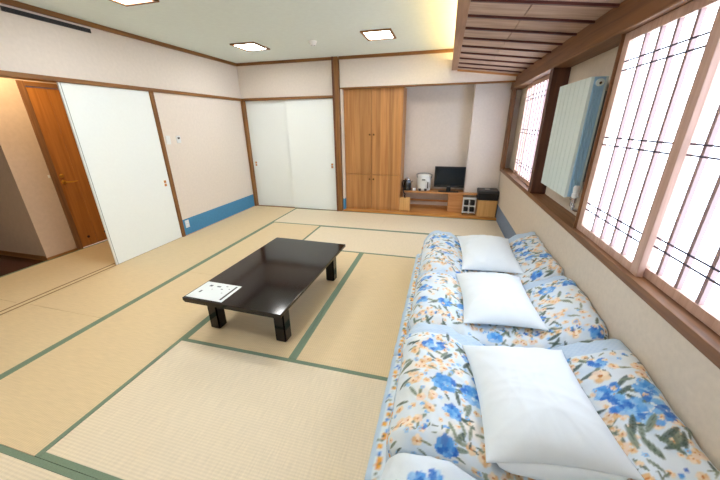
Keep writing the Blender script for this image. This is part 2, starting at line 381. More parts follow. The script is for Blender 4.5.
B().tube([(4.50, ry0+.012, rz0-.01), (4.50, ry0-.045, rz0-.01)], .010, 12).tube([(4.50, ry0-.045, rz0+.012), (4.50, ry0-.045, rz0-.075), (4.52, ry0-.045, rz0-.085), (4.612, ry0-.045, rz0-.085)], .008, 12).tube([(4.50, ry0-.045, rz0+.008), (4.50, ry0-.045, rz0-.028)], .015, 12).tube([(4.50, ry0-.045, rz0-.045), (4.50, ry0-.045, rz0-.06)], .014, 6).build('valve_pipe', M['chrome'], rad, smooth=True)
B().tube([(4.50, ry0+.012, rz0+.005), (4.50, ry0-.01, rz0+.005), (4.50, ry0-.01, rz0-.06), (4.52, ry0-.01, rz0-.085), (4.612, ry0-.01, rz0-.085)], .007, 12).build('return_pipe', M['chrome'], rad, smooth=True)
for yy in (ry0+.12, ry1-.12): B().box(4.545, 4.612, yy-.015, yy+.015, rz0+.1, rz1-.08).build('wall_bracket', M['grey'], rad)

# ================================================================== SLIDING DOORS (fusuma)
def pull(parent, c, ax, side=1):     # recessed copper finger pull: two stacked squares
    for dz in (.022, -.022):
        b = B()
        if ax == 'x':
            b.box(c[0], c[0]+.003, c[1]-.017, c[1]+.017, c[2]+dz-.017, c[2]+dz+.017, .001)
        else: b.box(c[0]-.017, c[0]+.017, c[1]-.003, c[1], c[2]+dz-.017, c[2]+dz+.017, .001)
        h = b.build('finger_pull', M['copper'], parent)
        b = B()
        if ax == 'x': b.box(c[0]+.003, c[0]+.0036, c[1]-.009, c[1]+.009, c[2]+dz-.009, c[2]+dz+.009)
        else: b.box(c[0]-.009, c[0]+.009, c[1]-.0036, c[1]-.003, c[2]+dz-.009, c[2]+dz+.009)
        b.build('pull_recess', M['hole'] if 0 else M['brass'], h)
def fus_x(name, y0, y1, x0, x1, pl=None):
    d = B().box(x0, x1, y0, y1, .003, K0-.002, .0015).build(name, M['fusuma'], org=((x0+x1)/2, (y0+y1)/2, 0)); struct(d)
    B().box(x0+.001, x1+.001, y0-.006, y0, .003, K0-.002, .001).build('edge_strip', M['grey'], d)
    B().box(x0, x1+.002, y0-.024, y0-.006, .003, K0-.002, .001).build('edge_stile', M['white'], d)
    if pl: pull(d, (x1, pl, .79), 'x')
    return d
fus_x('door_1', 2.386, 3.330, -.012, .002, 3.262)
fus_x('door_2', 2.455, 3.300, -.080, -.064)
def fus_y(name, x0, x1, y0, y1, pl):
    d = B().box(x0, x1, y0, y1, .005, K0-.002, .0015).build(name, M['fusuma'], org=((x0+x1)/2, y0, 0)); struct(d)
    pull(d, (pl, y0, .815), 'y'); return d
fus_y('door_3', .052, .90, L+.045, L+.062, .115)
fus_y('door_4', .86, 1.743, L+.012, L+.030, 1.665)
# hinged hall door and its frame
hd = empty('door_5', (XH-.03, 3.03, 0)); struct(hd)
B().box(XH-.04, XH-.006, 2.664, 2.868, .006, 1.93, .003).box(XH-.04, XH-.006, 2.872, 3.39, .006, 1.93, .003).box(XH-.035, XH-.012, 2.867, 2.873, .01, 1.925).build('door_leaf', M['door'], hd)
B().box(XH-.1, XH+.02, 2.60, 2.66, 0, 1.985, .003).build('door_jamb', M['beam']['z'], hd)
B().box(XH-.1, XH+.012, 2.66, 3.4, 1.934, 1.965, .003).build('door_lintel', M['beam']['y'], hd)
B().box(XH-.1, XH, 2.60, 3.4, 1.965, 1.985).build('head_panel', M['trim']['y'], hd)
h = B().lathe([(0, 0), (.026, 0), (.026, .006), (.02, .01), (0, .01)], (0, 0, 0), 20, M=Matrix.Translation((XH-.006, 2.715, .87)) @ Matrix.Rotation(PI/2, 4, 'Y')).build('door_handle', M['brass'], hd, smooth=True)
B().tube([(XH, 2.715, .87), (XH+.04, 2.715, .87), (XH+.048, 2.73, .868), (XH+.05, 2.78, .862), (XH+.048, 2.835, .866)], [.009, .009, .010, .009, .006], 12).build('lever', M['brass'], h, smooth=True)
B().lathe([(0, 0), (.024, 0), (.024, .006), (.012, .012), (.012, .02), (0, .02)], (0, 0, 0), 20, M=Matrix.Translation((XH-.006, 2.715, .945)) @ Matrix.Rotation(PI/2, 4, 'Y')).build('door_lock', M['brass'], hd, smooth=True)
B().tube([(XH-.008, 2.775, .125), (XH-.001, 2.775, .125)], .016, 16).build('vent_hole', M['hole'], hd, smooth=True)
B().tube([(XH-.008, 2.995, .125), (XH-.001, 2.995, .125)], .016, 16).build('vent_hole', M['hole'], hd, smooth=True)
sw = B().box(XH-.001, XH+.006, 2.572, 2.592, .94, .975, .002).build('wall_socket', M['white'], org=(XH, 2.58, .95)); tag(sw, 'tiny white plate on hallway wall left of the hinged door', 'switch')
# hall lamp
hl = empty('ceiling_lamp', (-.55, 2.35, 2.32), 'warm round downlight in the hallway ceiling', 'lamp')
B().lathe([(.0, 0), (.07, 0), (.075, -.012), (.06, -.014), (.055, -.004), (0, -.004)], (-.55, 2.35, 2.32), 24).build('trim_ring', M['white'], hl, smooth=True)
ld = bpy.data.lights.new('bulb', 'SPOT'); ld.energy = HALL_W*.75; ld.color = (1, .72, .40); ld.shadow_soft_size = .06; ld.spot_size = math.radians(165); ld.spot_blend = .5
lo = bpy.data.objects.new('bulb', ld); COL.objects.link(lo); lo.parent = hl; lo.location = (0, 0, -.03)

# ================================================================== WALL FITTINGS
o = B().box(0, .009, 3.425, 3.495, 1.275, 1.385, .002).build('light_switch', M['white'], org=(0, 3.46, 1.33)); tag(o, 'plain white double switch plate on the left wall, nearer the sliding door', 'switch')
B().box(.009, .012, 3.437, 3.458, 1.295, 1.365, .001).build('rocker', M['white'], o); B().box(.009, .012, 3.462, 3.483, 1.295, 1.365, .001).build('rocker', M['white'], o)
o = B().box(0, .014, 3.595, 3.665, 1.285, 1.38, .003).build('thermostat', M['white'], org=(0, 3.63, 1.33)); tag(o, 'white thermostat with small dark display on the left wall', 'thermostat')
B().box(.014, .0155, 3.612, 3.648, 1.335, 1.36).build('display', M['darkgrey'], o); B().tube([(.013, 3.63, 1.308), (.018, 3.63, 1.308)], .008, 12).build('button', M['white'], o)
o = B().box(.004, .012, 3.43, 3.50, .105, .215, .002).build('power_outlet', M['white'], org=(.004, 3.465, .16)); tag(o, 'white power outlet plate on the blue strip of the left wall', 'outlet')
for z in (.135, .172): B().box(.012, .0135, 3.447, 3.483, z, z+.022).build('socket', M['fusuma'], o)
o = empty('air_vent', (0, 2.47, 2.41), 'long black slot air diffuser high on the left wall', 'vent')
B().box(.0, .008, 2.125, 2.815, 2.393, 2.430, .001).build('vent_frame', M['darkgrey'], o)
for z in (2.399, 2.409, 2.419): B().box(.008, .013, 2.135, 2.805, z, z+.005).build('slat', M['black'], o)
# recessed ceiling lamps
def ceiling_light(x, y, label, s=.178, sy=.20):
    o = empty('ceiling_light', (x, y, H), label, 'light', 'recessed square ceiling lights')
    b = B()
    b.box(x-s, x+s, y-sy, y-sy+.03, H-.016, H, .002).box(x-s, x+s, y+sy-.03, y+sy, H-.016, H, .002).box(x-s, x-s+.03, y-sy+.03, y+sy-.03, H-.016, H, .002).box(x+s-.03, x+s, y-sy+.03, y+sy-.03, H-.016, H, .002)
    b.build('lamp_frame', M['trim']['x'], o)
    B().box(x-s+.03, x+s-.03, y-sy+.03, y+sy-.03, H-.008, H-.002).build('diffuser', M['lamp'], o)
ceiling_light(.95, 4.19, 'square wood-framed ceiling light nearest the closet corner')
ceiling_light(2.71, 4.13, 'square wood-framed ceiling light in front of the alcove cabinet')
ceiling_light(.985, 2.36, 'square wood-framed ceiling light cut by the top edge of the photo')
ceiling_light(2.69, 2.05, 'square wood-framed ceiling light above the low table')
ceiling_light(.95, .35, 'square wood-framed ceiling light near the room entrance')
ceiling_light(2.69, .35, 'square wood-framed ceiling light above the camera side of the room')
o = B().lathe([(0, 0), (.052, 0), (.052, -.012), (.046, -.02), (.035, -.042), (.02, -.05), (0, -.052)], (1.846, 4.19, H), 28).build('smoke_detector', M['bright'], org=(1.846, 4.19, H), smooth=True)
tag(o, 'small round white smoke detector on the ceiling between two lights', 'detector')
B().lathe([(.022, -.0505), (.026, -.049), (.026, -.046), (.022, -.046)], (1.846, 4.19, H), 20).build('sensor_ring', M['grey'], o)

# ================================================================== ALCOVE: built-in cabinet, shelf, things
cab = empty('wardrobe_cabinet', (2.37, 5.30, .036), 'tall built-in wooden wardrobe with four doors beside the pillar', 'cabinet')
cx0, cx1, cy = 1.884, 2.875, 5.285
B().box(cx0, cx1-.02, cy+.02, 5.715, .037, 2.052).box(cx1-.02, cx1, cy, 5.715, .037, 2.052, .002).box(cx0, cx0+.012, cy, cy+.02, .037, 2.052).build('body', M['cabinet'], cab)
B().box(cx0+.012, cx1-.02, cy+.004, cy+.02, .037, .062).build('plinth', M['cabinet'], cab)
mid = 2.366
for (x0, x1, kx) in ((cx0+.014, mid-.003, mid-.035), (mid+.003, cx1-.022, mid+.035)):
    for z0, z1, kz in ((.066, .666, .592), (.676, 2.046, 1.335)):
        d = B().box(x0, x1, cy, cy+.019, z0, z1, .0015).build('door', M['cabinet'], cab)
        B().lathe([(0, 0), (.008, 0), (.008, .008), (.016, .014), (.016, .02), (0, .023)], (0, 0, 0), 14, M=Matrix.Translation((kx, cy, kz)) @ Matrix.Rotation(PI/2, 4, 'X')).build('knob', M['bronze'], d, smooth=True)
# TV shelf
sh = empty('wall_shelf', (3.5, 5.6, .036), 'low wooden shelf unit running across the alcove under the television', 'shelf')
B().box(cx1+.002, 3.949, 5.41, 5.715, .355, .385, .002).box(3.949, 4.30, 5.41, 5.497, .355, .385, .002).build('shelf_top', M['shelf'], sh)
B().box(3.70, 3.948, 5.425, 5.445, .037, .355, .001).build('front_panel', M['shelf'], sh)
B().box(3.70, 3.715, 5.445, 5.70, .037, .355).build('divider', M['shelf'], sh)
B().box(cx1+.002, 3.70, 5.665, 5.70, .155, .185, .001).build('rail', M['shelf'], sh)
# television
tv = empty('television', (3.69, 5.49, .386), 'small black flat-screen television on the wooden alcove shelf', 'television')
B().box(3.438, 3.942, 5.458, 5.483, .462, .815, .006, 2).box(3.50, 3.88, 5.483, 5.496, .50, .78, .005).build('housing', M['black'], tv)
B().box(3.458, 3.922, 5.4565, 5.4575, .505, .795).build('screen', M['blackgloss'], tv)
B().box(3.55, 3.83, 5.450, 5.458, .470, .490, .002).build('speaker_bar', M['darkgrey'], tv)
B().box(3.67, 3.71, 5.4485, 5.4495, .476, .484).build('badge', M['grey'], tv)
B().box(3.655, 3.725, 5.462, 5.480, .392, .47, .004).build('neck', M['black'], tv)
B().prism([(3.52, 5.425), (3.60, 5.412), (3.78, 5.412), (3.86, 5.425), (3.86, 5.485), (3.52, 5.485)], .386, .40, 'z', .003).build('base', M['black'], tv)
# thermo pot
pot = empty('electric_pot', (3.262, 5.57, .386), 'white electric hot-water pot beside the television', 'pot')
B().lathe([(0, 0), (.108, 0), (.115, .008), (.118, .02), (.122, .10), (.123, .205), (.117, .22), (0, .22)], (3.262, 5.57, .386), 32, 1, .9).build('body', M['white'], pot, smooth=True)
B().lathe([(0, .22), (.117, .22), (.119, .235), (.112, .255), (.09, .27), (.03, .276), (0, .276)], (3.262, 5.57, .386), 32, 1, .9).build('lid', M['white'], pot, smooth=True)
B().box(3.222, 3.308, 5.42, 5.475, .565, .61, .008, 2).build('spout', M['white'], pot)
B().box(3.232, 3.29, 5.4185, 5.42, .573, .600).build('control_panel', M['grey'], pot)
B().box(3.325, 3.342, 5.462, 5.482, .43, .54, .002).build('water_gauge', M['darkgrey'], pot)
B().tube([(3.138, 5.57, .60), (3.13, 5.55, .66), (3.18, 5.52, .684), (3.262, 5.515, .688), (3.345, 5.52, .684), (3.394, 5.55, .66), (3.386, 5.57, .60)], .007, 8).build('carry_handle', M['grey'], pot, smooth=True)
# kettle
ke = empty('kettle', (2.975, 5.50, .386), 'dark chrome kettle on the shelf next to the wooden wardrobe', 'kettle')
B().lathe([(0, 0), (.078, 0), (.08, .012), (.07, .02), (0, .02)], (2.975, 5.50, .386), 24).build('base', M['black'], ke, smooth=True)
B().lathe([(0, .02), (.07, .02), (.072, .05), (.068, .12), (.058, .17), (.05, .185), (0, .185)], (2.975, 5.50, .386), 28).build('body', mat('dark_chrome', (92, 96, 102), .18, metal=1), ke, smooth=True)
B().lathe([(0, .185), (.05, .185), (.046, .2), (.02, .208), (.018, .212), (.012, .226), (0, .228)], (2.975, 5.50, .386), 24).build('lid', M['chrome'], ke, smooth=True)
B().tube([(2.94, 5.455, .558), (2.905, 5.43, .56), (2.898, 5.427, .50), (2.905, 5.43, .44), (2.935, 5.452, .425)], .011, 8).build('handle', M['black'], ke, smooth=True)
B().tube([(3.02, 5.50, .50), (3.055, 5.49, .535), (3.066, 5.487, .55)], [.018, .012, .009], 10).build('spout', M['chrome'], ke, smooth=True)
B().tube([(2.93, 5.44, .395), (2.915, 5.403, .393), (2.925, 5.392, .36), (2.955, 5.386, .33), (2.945, 5.384, .30), (2.955, 5.380, .26), (2.96, 5.375, .20)], .010, 8).build('power_cord', M['black'], ke, smooth=True)
o = B().box(3.075, 3.135, 5.44, 5.48, .386, .43, .004).build('tea_box', M['white'], org=(3.105, 5.46, .386)); tag(o, 'tiny white box between the kettle and the white pot', 'box')
B().box(3.0745, 3.1355, 5.4395, 5.4805, .408, .413).build('lid_line', M['grey'], o)
for k, (x, lab) in enumerate(((3.20, 'small dark cup before the white pot, nearer the kettle'), (3.30, 'small dark cup before the white pot, nearer the television'))):
    o = B().lathe([(0, 0), (.02, 0), (.026, .01), (.032, .04), (.030, .04), (.024, .012), (0, .008)], (x, 5.434, .386), 20, .8, .7).build('tea_cup', M['darkgrey'], org=(x, 5.43, .386), smooth=True); tag(o, lab, 'cup', 'tea cups before the pot')
# bin
bn = empty('waste_bin', (2.96, 5.37, .036), 'small square open-topped light wooden bin standing on the alcove board', 'bin')
bx0, bx1, by0, by1, bz0, bz1 = 2.872, 3.052, 5.295, 5.402, .037, .275
for a in ((bx0, bx1, by0, by0+.009), (bx0, bx1, by1-.009, by1), (bx0, bx0+.009, by0+.009, by1-.009), (bx1-.009, bx1, by0+.009, by1-.009)):
    B().box(*a, bz0+.015, bz1, .001).build('side_panel', M['lightwood'], bn)
B().box(bx0+.009, bx1-.009, by0+.009, by1-.009, bz0+.015, bz0+.022).build('bottom', M['lightwood'], bn)
for x in (bx0, bx1-.02):
    for y in (by0, by1-.02): B().box(x, x+.02, y, y+.02, bz0, bz0+.015).build('foot', M['lightwood'], bn)
# white rack with dark compartments
rk = empty('storage_rack', (4.07, 5.34, .036), 'small white four-compartment rack between shelf panel and wooden chest', 'rack')
rx0, rx1, ry_0, ry_1, rz_0, rz_1 = 3.945, 4.150, 5.31, 5.405, .06, .318
b = B()
for x in (rx0, (rx0+rx1)/2-.006, rx1-.012): b.box(x, x+.012, ry_0, ry_1, rz_0, rz_1, .001)
b.build('upright', M['white'], rk)
for z in (rz_0+.012, (rz_0+rz_1)/2-.006, rz_1-.012):
    for x in (rx0+.012, (rx0+rx1)/2+.006): B().box(x, x+(rx1-rx0)/2-.018, ry_0, ry_1, z, z+.012).build('tier', M['white'], rk)
for x in (rx0+.02, (rx0+rx1)/2+.014):
    for z in (rz_0+.034, (rz_0+rz_1)/2+.014): B().box(x, x+.068, ry_0+.006, ry_1-.004, z, z+.078, .003).build('dark_drawer', M['black'], rk)
for x in (rx0, rx1-.012): B().box(x, x+.012, ry_0, ry_1, .037, .06).build('foot', M['darkgrey'], rk)
# wooden chest and black safe on it
ch = empty('wooden_chest', (4.32, 5.36, .036), 'light wooden box cabinet in the right corner of the alcove', 'cabinet')
B().box(4.172, 4.468, 5.232, 5.49, .037, .318, .002).build('body', M['lightwood'], ch)
B().box(4.184, 4.456, 5.222, 5.232, .049, .306, .002).build('front_door', M['lightwood'], ch)
sf = empty('safe_box', (4.32, 5.36, .318), 'black box with grey lid lying on the light wooden chest', 'box')
B().box(4.160, 4.470, 5.225, 5.49, .319, .432, .004).build('body', M['black'], sf)
B().box(4.156, 4.474, 5.220, 5.492, .433, .478, .014, 2).build('lid', M['darkgrey'], sf)
B().lathe([(0, 0), (.045, 0), (.045, .006), (.03, .012), (0, .014)], (4.30, 5.33, .478), 24).build('chrome_disc', M['chrome'], sf, smooth=True)

# ================================================================== LOW TABLE
TC = (2.243, 2.148); TR = math.radians(-1.7)
tb = empty('low_table', (0, 0, 0), 'low glossy black lacquered rectangular table standing on the tatami', 'table')
tx, ty = .401, .648
B().prism([(-tx+.014, .308), (tx-.014, .308), (tx-.002, .320), (-tx+.002, .320)], -ty+.003, ty-.003, 'y').build('tabletop_core', M['lacquer'], tb)
B().box(-tx, tx, -ty, ty, .320, .345, .003, 2).build('tabletop', M['lacquer'], tb)
for x in (-.340, .244):
    for y in (-.522, .45): B().prism([(x+.003, y+.003), (x+.092, y+.003), (x+.092, y+.092), (x+.003, y+.092)], .001, .308, 'z', .009).build('leg', M['lacquer'], tb)
for x in (-.30, .28): B().box(x, x+.018, -.433, .45, .265, .307).build('apron', M['lacquer'], tb)
for y in (-.49, .487): B().box(-.248, .247, y, y+.018, .265, .307).build('apron', M['lacquer'], tb)
tb.location = (*TC, 0); tb.rotation_euler = (0, 0, TR)
sheet = empty('printed_sheet', (1.995, 1.64, .345), 'white laminated information sheet on the near left corner of the table', 'paper')
B().box(1.838, 2.152, 1.527, 1.757, .3456, .3466, .0002).build('sheet', M['sheet'], sheet)
for (x, y, wx, wy) in ((1.885, 1.60, .016, .03), (1.90, 1.695, .026, .022), (1.965, 1.70, .034, .016), (2.02, 1.675, .018, .01), (2.035, 1.72, .018, .008), (2.06, 1.63, .012, .006), (1.95, 1.66, .012, .004), (2.08, 1.69, .010, .008)):
    B().box(x, x+wx, y, y+wy, .3466, .3468).build('printed_text', M['ink'], sheet)
B().box(2.112, 2.128, 1.55, 1.74, .3466, .3468).build('printed_bar', M['ink_dark'], sheet)
sheet.rotation_euler = (0, 0, TR)

# ================================================================== BEDDING
rng = np.random.default_rng(5)
def fold(X, Y, seed, amp=1.0, freq=1.0):
    r = np.random.default_rng(seed); z = np.zeros_like(X)
    wx = .05*np.sin(X*9*freq+r.uniform(0, 6))*np.sin(Y*7*freq+r.uniform(0, 6)); wy = .05*np.sin(X*8*freq+2)*np.cos(Y*10*freq+r.uniform(0, 6))
    for k in range(7):
        a = r.uniform(0, PI); f = r.uniform(10, 34)*freq; p = r.uniform(0, 6)
        s = np.sin(((X+wx)*math.cos(a)+(Y+wy)*math.sin(a))*f+p)
        z += (1-np.abs(s))**2*(10/f)
    return (z-z.mean())*amp
def rbox(hx, hy, hz, r, d):
    """rounded-box surface grid, world-axis half sizes; returns verts, quads, normals"""
    V = []; F = []; off = 0
    for ax in range(3):
        for sg in (-1, 1):
            h = [hx, hy, hz]; a, b_ = [i for i in range(3) if i != ax]
            na = max(2, int(2*h[a]/d)); nb = max(2, int(2*h[b_]/d))
            A, Bb = np.meshgrid(np.linspace(-h[a], h[a], na+1), np.linspace(-h[b_], h[b_], nb+1), indexing='ij')
            P = np.zeros((A.size, 3)); P[:, a] = A.ravel(); P[:, b_] = Bb.ravel(); P[:, ax] = sg*h[ax]
            i, j = np.meshgrid(np.arange(na), np.arange(nb), indexing='ij'); i = i.ravel(); j = j.ravel()
            q = np.stack([i*(nb+1)+j, (i+1)*(nb+1)+j, (i+1)*(nb+1)+j+1, i*(nb+1)+j+1], 1)
            flip = (sg == 1) != (ax == 1)
            if not flip: q = q[:, ::-1]
            V.append(P); F.append(q+off); off += len(P)
    V = np.concatenate(V); F = np.concatenate(F)
    H_ = np.array([hx, hy, hz]); C_ = np.clip(V, -(H_-r), H_-r); N = V-C_; ln = np.linalg.norm(N, axis=1, keepdims=True); N = N/np.maximum(ln, 1e-9)
    return C_+N*r, F, N
def weld(V, F):
    key = np.round(V*1e5).astype(np.int64); _, idx, inv = np.unique(key, axis=0, return_index=True, return_inverse=True)
    return idx, inv.reshape(-1)[F]
def mesh_np(name, V, F, m, colors=None, smooth=True):
    me = bpy.data.meshes.new(name); me.vertices.add(len(V)); me.vertices.foreach_set('co', V.astype(np.float32).ravel())
    nF = len(F); me.loops.add(nF*4); me.loops.foreach_set('vertex_index', F.astype(np.int32).ravel())
    me.polygons.add(nF); me.polygons.foreach_set('loop_start', np.arange(0, nF*4, 4, dtype=np.int32))
    me.update(calc_edges=True); me.validate()
    if smooth: me.shade_smooth()
    me.materials.append(m)
    if colors is not None:
        at = me.color_attributes.new('print', 'FLOAT_COLOR', 'POINT')
        c = np.ones((len(V), 4), np.float32); c[:, :3] = colors; at.data.foreach_set('color', c.ravel())
    o = bpy.data.objects.new(name, me); COL.objects.link(o); return o
def lc(*c): return np.array(lin(c))
WHITE = lc(220, 232, 242)
BLUES = [lc(30, 105, 200), lc(70, 150, 225), lc(120, 185, 235), lc(160, 205, 240)]
PEACH = [lc(236, 212, 176), lc(228, 188, 134), lc(244, 226, 202), lc(236, 214, 196)]
YEL = [lc(240, 180, 60), lc(235, 160, 50)]
LEAF = [lc(96, 116, 98), lc(120, 138, 122), lc(70, 92, 84), lc(140, 152, 130)]
LACE = lc(176, 204, 230)
class Print:
    def __init__(s, U, V, rot=False):
        s.U = U; s.V = V; s.C = np.tile(WHITE, (len(U), 1))
    def blend(s, m, col, a=1.0):
        a_ = (m*a)[:, None]; s.C = s.C*(1-a_)+col*a_
    def disc(s, u, v, r, col, a=1, soft=.3):
        sel = (np.abs(s.U-u) < r) & (np.abs(s.V-v) < r)
        if not sel.any(): return
        d = np.hypot(s.U[sel]-u, s.V[sel]-v)/r; m = np.clip((1-d)/soft, 0, 1)*a
        s.C[sel] = s.C[sel]*(1-m[:, None])+col*m[:, None]
    def ell(s, u, v, l, w_, ang, col, a=1):
        sel = (np.abs(s.U-u) < l) & (np.abs(s.V-v) < l)
        if not sel.any(): return
        du = s.U[sel]-u; dv = s.V[sel]-v; p = du*math.cos(ang)+dv*math.sin(ang); q = -du*math.sin(ang)+dv*math.cos(ang)
        wl = w_*np.sqrt(np.clip(1-(p/l)**2, 0, 1)); m = np.clip((wl-np.abs(q))/(.3*w_), 0, 1)*a
        s.C[sel] = s.C[sel]*(1-m[:, None])+col*m[:, None]
    def flower(s, u, v, r, cols, r_, cen):
        a0 = r_.uniform(0, 6)
        for k in range(5):
            a = a0+k*2*PI/5; s.disc(u+math.cos(a)*r*.55, v+math.sin(a)*r*.55, r*.52, cols[r_.integers(len(cols))], .95)
        s.disc(u, v, r*.28, cen, 1)
    def hydrangea(s, u, v, R, r_):
        for k in range(int(26*R/.05)+8):
            a = r_.uniform(0, 2*PI); q = R*math.sqrt(r_.uniform(0, 1)); x = u+q*math.cos(a); y = v+q*math.sin(a)*.8
            c = BLUES[min(3, int(r_.choice(4, p=[.3, .35, .2, .15])))]
            for j in range(4): s.disc(x+.007*math.cos(j*PI/2+a), y+.007*math.sin(j*PI/2+a), .0085, c*.8+BLUES[r_.integers(4)]*.2, .9)
    def leaf(s, u, v, l, ang, r_):
        c = LEAF[r_.integers(4)]; s.ell(u, v, l, l*.28, ang, c, .9); s.ell(u, v, l*.9, l*.035, ang, c*.55, .8)
    def vine(s, u0, u1, v, r_, horiz=True, yel=False, step=.034, size=.012):
        u = u0
        while u < u1:
            dv = r_.normal(0, .006); p = (u, v+dv) if horiz else (v+dv, u)
            k = r_.integers(4)
            if k == 0: s.flower(*p, size*1.25, YEL if yel else PEACH, r_, lc(200, 120, 40))
            elif k == 1:
                for j in range(4): s.disc(p[0]+r_.normal(0, .006), p[1]+r_.normal(0, .006), .007, BLUES[r_.integers(3)], .9)
            elif k == 2: s.flower(*p, size, YEL if yel else PEACH, r_, lc(190, 110, 50))
            else: s.leaf(*p, .015, r_.uniform(0, 3), r_)
            if r_.random() < .8: s.leaf(p[0]+r_.normal(0, .012), p[1]+r_.normal(0, .012), .012, r_.uniform(0, 3), r_)
            u += step*r_.uniform(.7, 1.2)
    def field(s, u0, u1, v0, v1, r_, pitch=.115):
        for k in range(60):
            u = r_.uniform(u0, u1); v = r_.uniform(v0, v1)
            s.disc(u, v, r_.uniform(.03, .06), [LACE, lc(222, 228, 222), lc(246, 232, 214)][k % 3], .55, 1)
        nu = max(1, int((u1-u0)/pitch)); nv = max(1, int((v1-v0)/pitch))
        for i in range(nu):
            for j in range(nv):
                u = u0+(i+.5+r_.uniform(-.2, .2))*(u1-u0)/nu; v = v0+(j+.5+r_.uniform(-.2, .2))*(v1-v0)/nv; t = (i+j+r_.integers(2)) % 2
                for k in range(5): 
                    a = r_.uniform(0, 2*PI); q = r_.uniform(.045, .085); s.leaf(u+q*math.cos(a), v+q*math.sin(a), r_.uniform(.022, .04), a+r_.normal(0, .4), r_)
                if t == 0 and r_.random() < .75: s.hydrangea(u, v, r_.uniform(.028, .048), r_)
                else:
                    for k in range(7):
                        s.flower(u+r_.normal(0, .035), v+r_.normal(0, .03), r_.uniform(.012, .022), PEACH, r_, lc(196, 130, 80))
                for k in range(6): s.flower(u+r_.normal(0, .06), v+r_.normal(0, .06), .010, PEACH if r_.random() < .6 else BLUES[2:], r_, lc(210, 150, 80))
    def lace(s, v0, v1):
        m = ((s.V > v0) & (s.V < v1)).astype(float)
        t = .5+.5*np.sin(s.U*260)*np.sin(s.V*260); s.blend(m*(.55+.35*t), LACE)
def cloth_mat(name):
    m = bpy.data.materials.new(name); m.use_nodes = True; n, l = nt(m); b = n['Principled BSDF']
    b.inputs['Roughness'].default_value = .8; b.inputs['Sheen Weight'].default_value = .15
    at = n.new('ShaderNodeAttribute'); at.attribute_name = 'print'; l.new(at.outputs['Color'], b.inputs['Base Color'])
    tc = n.new('ShaderNodeTexCoord'); no = n.new('ShaderNodeTexNoise'); no.inputs['Scale'].default_value = 26; no.inputs['Detail'].default_value = 3
    l.new(tc.outputs['Object'], no.inputs['Vector']); bp = n.new('ShaderNodeBump'); bp.inputs['Strength'].default_value = .35; bp.inputs['Distance'].default_value = .006
    l.new(no.outputs['Fac'], bp.inputs['Height']); l.new(bp.outputs['Normal'], b.inputs['Normal']); return m
M['cloth'] = cloth_mat('floral_cloth')

def ss(a, b_, x): t = np.clip((x-a)/(b_-a), 0, 1); return t*t*(3-2*t)
def top_profile(X):
    """height of the folded quilt stack across the room direction"""
    xs = np.array([3.40, 3.46, 3.56, 3.68, 3.76, 3.83, 3.95, 4.12, 4.22, 4.32, 4.42, 4.48])
    zz = np.array([.33, .415, .462, .455, .415, .375, .362, .372, .41, .475, .515, .525])
    return np.interp(X, xs, zz)
def comforter(y0, y1, seed, label, d, paint, hs=0.0):
    x0, x1 = 3.442, 4.496; z0 = .168; zt = .46
    hx, hy, hz, r = (x1-x0)/2, (y1-y0)/2, (zt-z0)/2, .072
    V, F, N = rbox(hx, hy, hz, r, d); idx, F = weld(V, F); V = V[idx]; N = N[idx]
    c = np.array([(x0+x1)/2, (y0+y1)/2, (z0+zt)/2]); P = V+c
    up = np.clip((V[:, 2]+hz)/(2*hz), 0, 1)
    # smooth profile by averaging a few offsets
    prof = sum(top_profile(P[:, 0]+o_) for o_ in (-.03, -.015, 0, .015, .03))/5+hs
    ex = 1-((V[:, 1])/hy)**4                       # plump across the fold
    P[:, 2] += up*(prof-zt)+up*(.018*ex-.012)
    wr = fold(P[:, 0], P[:, 1], seed, .0085)
    ridge = np.exp(-((np.abs(V[:, 1])-hy*.86)/.03)**2)*.008*np.sin(P[:, 0]*40+seed)
    P += N*((wr*1.0+ridge)*np.clip(up*1.4, .25, 1))[:, None]
    big = .012*np.sin(P[:, 0]*7+seed)*np.sin(P[:, 1]*9+seed*2); P[:, 2] += big*up
    P[:, 1] = np.clip(P[:, 1], y0+.001, y1-.001); P[:, 0] = np.minimum(P[:, 0], 4.478); P[:, 2] = np.maximum(P[:, 2], z0)
    drop = (zt-c[2]) - V[:, 2]
    U = V[:, 0]+np.where(np.abs(N[:, 0]) > .3, np.sign(V[:, 0])*np.maximum(drop-.02, 0)*np.abs(N[:, 0]), 0)
    Vv = V[:, 1]+np.where(np.abs(N[:, 1]) > .3, np.sign(V[:, 1])*np.maximum(drop-.02, 0)*np.abs(N[:, 1]), 0)
    pr = Print(U, Vv); paint(pr, hx, hy, np.random.default_rng(seed))
    org = np.array([c[0], c[1], z0]); o = mesh_np('comforter', P-org, F, M['cloth'], np.clip(pr.C, 0, 1)); o.location = org
    return tag(o, label, 'bedding', 'folded floral comforters')
def paint_std(pr, hx, hy, r_, lace=(.62, .93), off=0):
    v1 = hy
    pr.field(-hx+.03, hx, -hy-.02, hy*.55, r_)
    pr.lace(hy*lace[0], hy*lace[1])
    pr.vine(-hx, hx, hy*(lace[0]-.05), r_); pr.vine(-hx, hx, hy*lace[1]+.02, r_, step=.05)
    pr.vine(-hx, hx, -hy+.07, r_)
    m = (pr.U < -hx+.0).astype(float); pr.blend(m*.7, LACE)
    pr.vine(-hy-.1, hy+.1, -hx-.03, r_, horiz=False, yel=True, step=.03, size=.014)
def paint_near(pr, hx, hy, r_):
    paint_std(pr, hx, hy, r_)
    pr.hydrangea(-.37, .14, .05, r_); pr.hydrangea(.42, -.08, .065, r_); pr.flower(.33, .09, .035, PEACH, r_, lc(190, 120, 50)); pr.hydrangea(.36, -.05, .05, r_)
    for a in range(6): pr.leaf(.38+.05*math.cos(a*1.1), -.17+.05*math.sin(a*1.1), .045, .6+a*.3, r_)
